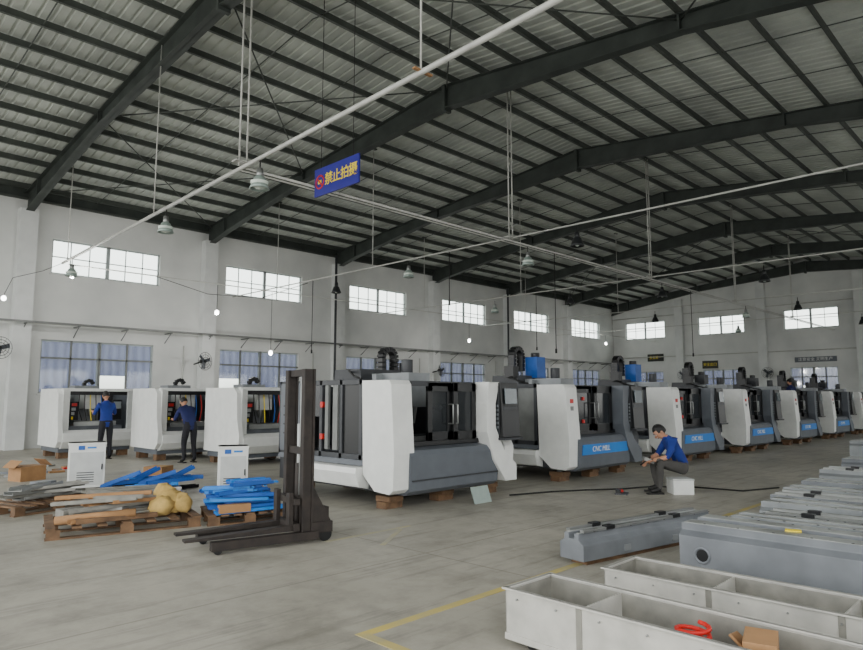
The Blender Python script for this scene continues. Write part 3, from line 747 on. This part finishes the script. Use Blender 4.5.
def casting(name,loc,rz,L_,w,h,m,rails=True,hole=True,clamps=2):
    b=B()
    b.bb(.05,w-.05,-L_+.1,-.1,0,.05,M_wood)
    b.prism([(0,.05),(w,.05),(w,h-.1),(w-.06,h-.06),(w-.06,h),(w*.62,h),(w*.62,h-.05),(w*.38,h-.05),(w*.38,h),(.06,h),(.06,h-.06),(0,h-.1)],'y',-L_,0,m)
    b.bb(.065,w*.36,-L_+.02,-.02,h-.002,h+.006,M_steel2);b.bb(w*.64,w-.065,-L_+.02,-.02,h-.002,h+.006,M_steel2)
    if rails:
        for x in(w*.2,w*.8):
            b.bb(x-.025,x+.025,-L_+.05,-.05,h+.005,h+.03,M_steel)
            for k in range(clamps):b.bb(x-.035,x+.035,-.5-1.1*k,-.38-1.1*k,h+.005,h+.045,M_black)
    if hole:
        Ry=Matrix.Rotation(-pi/2,4,'Y')
        for k in range(3):
            y=-.2-1.5*k
            b.lathe((0.0,y,h*.5),[(.065,0),(.075,.006),(.06,.012),(.05,.0)],m,20,Ry);b.tube((-.001,y,h*.5),(.02,y,h*.5),.052,M_black,n=20)
        b.bb(-.01,0,-L_+.05,-.05,.1,.13,m)
        b.box((.28,-.85,h+.01),(.08,.12,.01),M_signy,(0,0,.3))
    k=0
    while .2+.28*k<L_:
        for x in(w*.12,w*.88):b.tube((x,-.2-.28*k,h+.004),(x,-.2-.28*k,h+.009),.012,M_black,n=8)
        k+=1
    for k in range(4):b.bb(-.008,.004,-.7-.8*k,-.6-.8*k,.08,.14,M_cast2)
    b.fin(name,loc,rz,.012)
casting('machine_base_casting',(5.82,2.65,0),0,4.0,.66,.5,M_cast,False,True)
casting('machine_beam',(5.62,3.5,0),pi/2-.17,2.2,.3,.3,M_cast,True,False)
casting('machine_beam',(6.72,2.55,0),0,3.6,.42,.46,M_cast2,False,False)
casting('machine_beam',(7.4,2.5,0),.04,3.6,.42,.4,M_cast,True,False,1)
casting('machine_beam',(8.15,2.75,0),-.02,3.6,.6,.42,M_cast2,False,False)
casting('machine_beam',(9.1,2.95,0),.03,3.6,.55,.38,M_cast,True,False,1)
casting('machine_beam',(10.1,3.1,0),0,3.6,.6,.36,M_cast2,False,False)
casting('machine_beam',(11.3,3.2,0),.03,3.6,.6,.34,M_cast,False,False)
casting('machine_beam',(12.7,3.3,0),.0,3.6,.6,.4,M_cast2,True,False,1)
casting('machine_beam',(14.6,3.4,0),0,3.6,.7,.45,M_cast,False,False)
casting('machine_beam',(18,4.0,0),.05,3.8,.8,.6,M_cast2,False,False)
casting('machine_beam',(22,4.4,0),0,3.8,.9,.7,M_cast,False,False)
b=B();b.bb(2.98,16,3.58,3.66,0,.003,M_line);b.bb(2.98,3.06,-1.4,3.58,0,.003,M_line);b.fin('floor_marking')
b=B();b.bb(4.6,5.9,6.15,6.21,0,.003,M_line2);b.box((5.3,5.85,.0015),(.9,.06,.003),M_line2,(0,0,.6));b.fin('floor_marking')
b=B();b.path([(10.2,6.3,.015),(10.8,5.9,.015),(11.4,5.7,.015),(11.9,5.1,.015),(12.0,4.3,.015),(12.9,4.0,.015)],.013,M_cable,6)
b.path([(8.8,6.85,.015),(9.6,6.6,.015),(10.2,6.3,.015)],.013,M_cable,6);b.fin('floor_cable')
b=B();b.box((0,0,.012),(.26,.2,.024),M_dgrey);b.tube((.05,0,.04),(.13,.06,.04),.03,M_red);b.box((-.06,.05,.05),(.12,.08,.06),M_black);b.fin('hand_tools',(10.3,5.65,0),.4)
b=B();b.box((0,0,.13),(.4,.01,.26),M_lampsh,(-.35,0,0));b.fin('glass_sheet',(7.9,6.7,0),0)

# ---------------- world, camera ----------------
w=bpy.data.worlds.new('World');bpy.context.scene.world=w;w.use_nodes=True
nt=w.node_tree;bg=nt.nodes['Background'];tc=nt.nodes.new('ShaderNodeTexCoord');sp=nt.nodes.new('ShaderNodeSeparateXYZ');r=nt.nodes.new('ShaderNodeValToRGB')
nt.links.new(tc.outputs['Generated'],sp.inputs[0]);nt.links.new(sp.outputs['Z'],r.inputs['Fac'])
e=r.color_ramp.elements;e[0].position=0;e[0].color=(.44,.44,.42,1);e[1].position=.06;e[1].color=(.98,1,.985,1)
nt.links.new(r.outputs['Color'],bg.inputs['Color']);bg.inputs['Strength'].default_value=4.5
cd=bpy.data.cameras.new('Camera');cam=bpy.data.objects.new('Camera',cd);bpy.context.scene.collection.objects.link(cam)
cd.sensor_width=36;cd.lens=660/863*36;cd.clip_end=300
th=math.radians(44.5);p=math.radians(6.31)
F=Vector((math.cos(th)*math.cos(p),math.sin(th)*math.cos(p),math.sin(p)))
cam.location=(0,0,1.6);cam.rotation_euler=F.to_track_quat('-Z','Y').to_euler()
bpy.context.scene.camera=cam
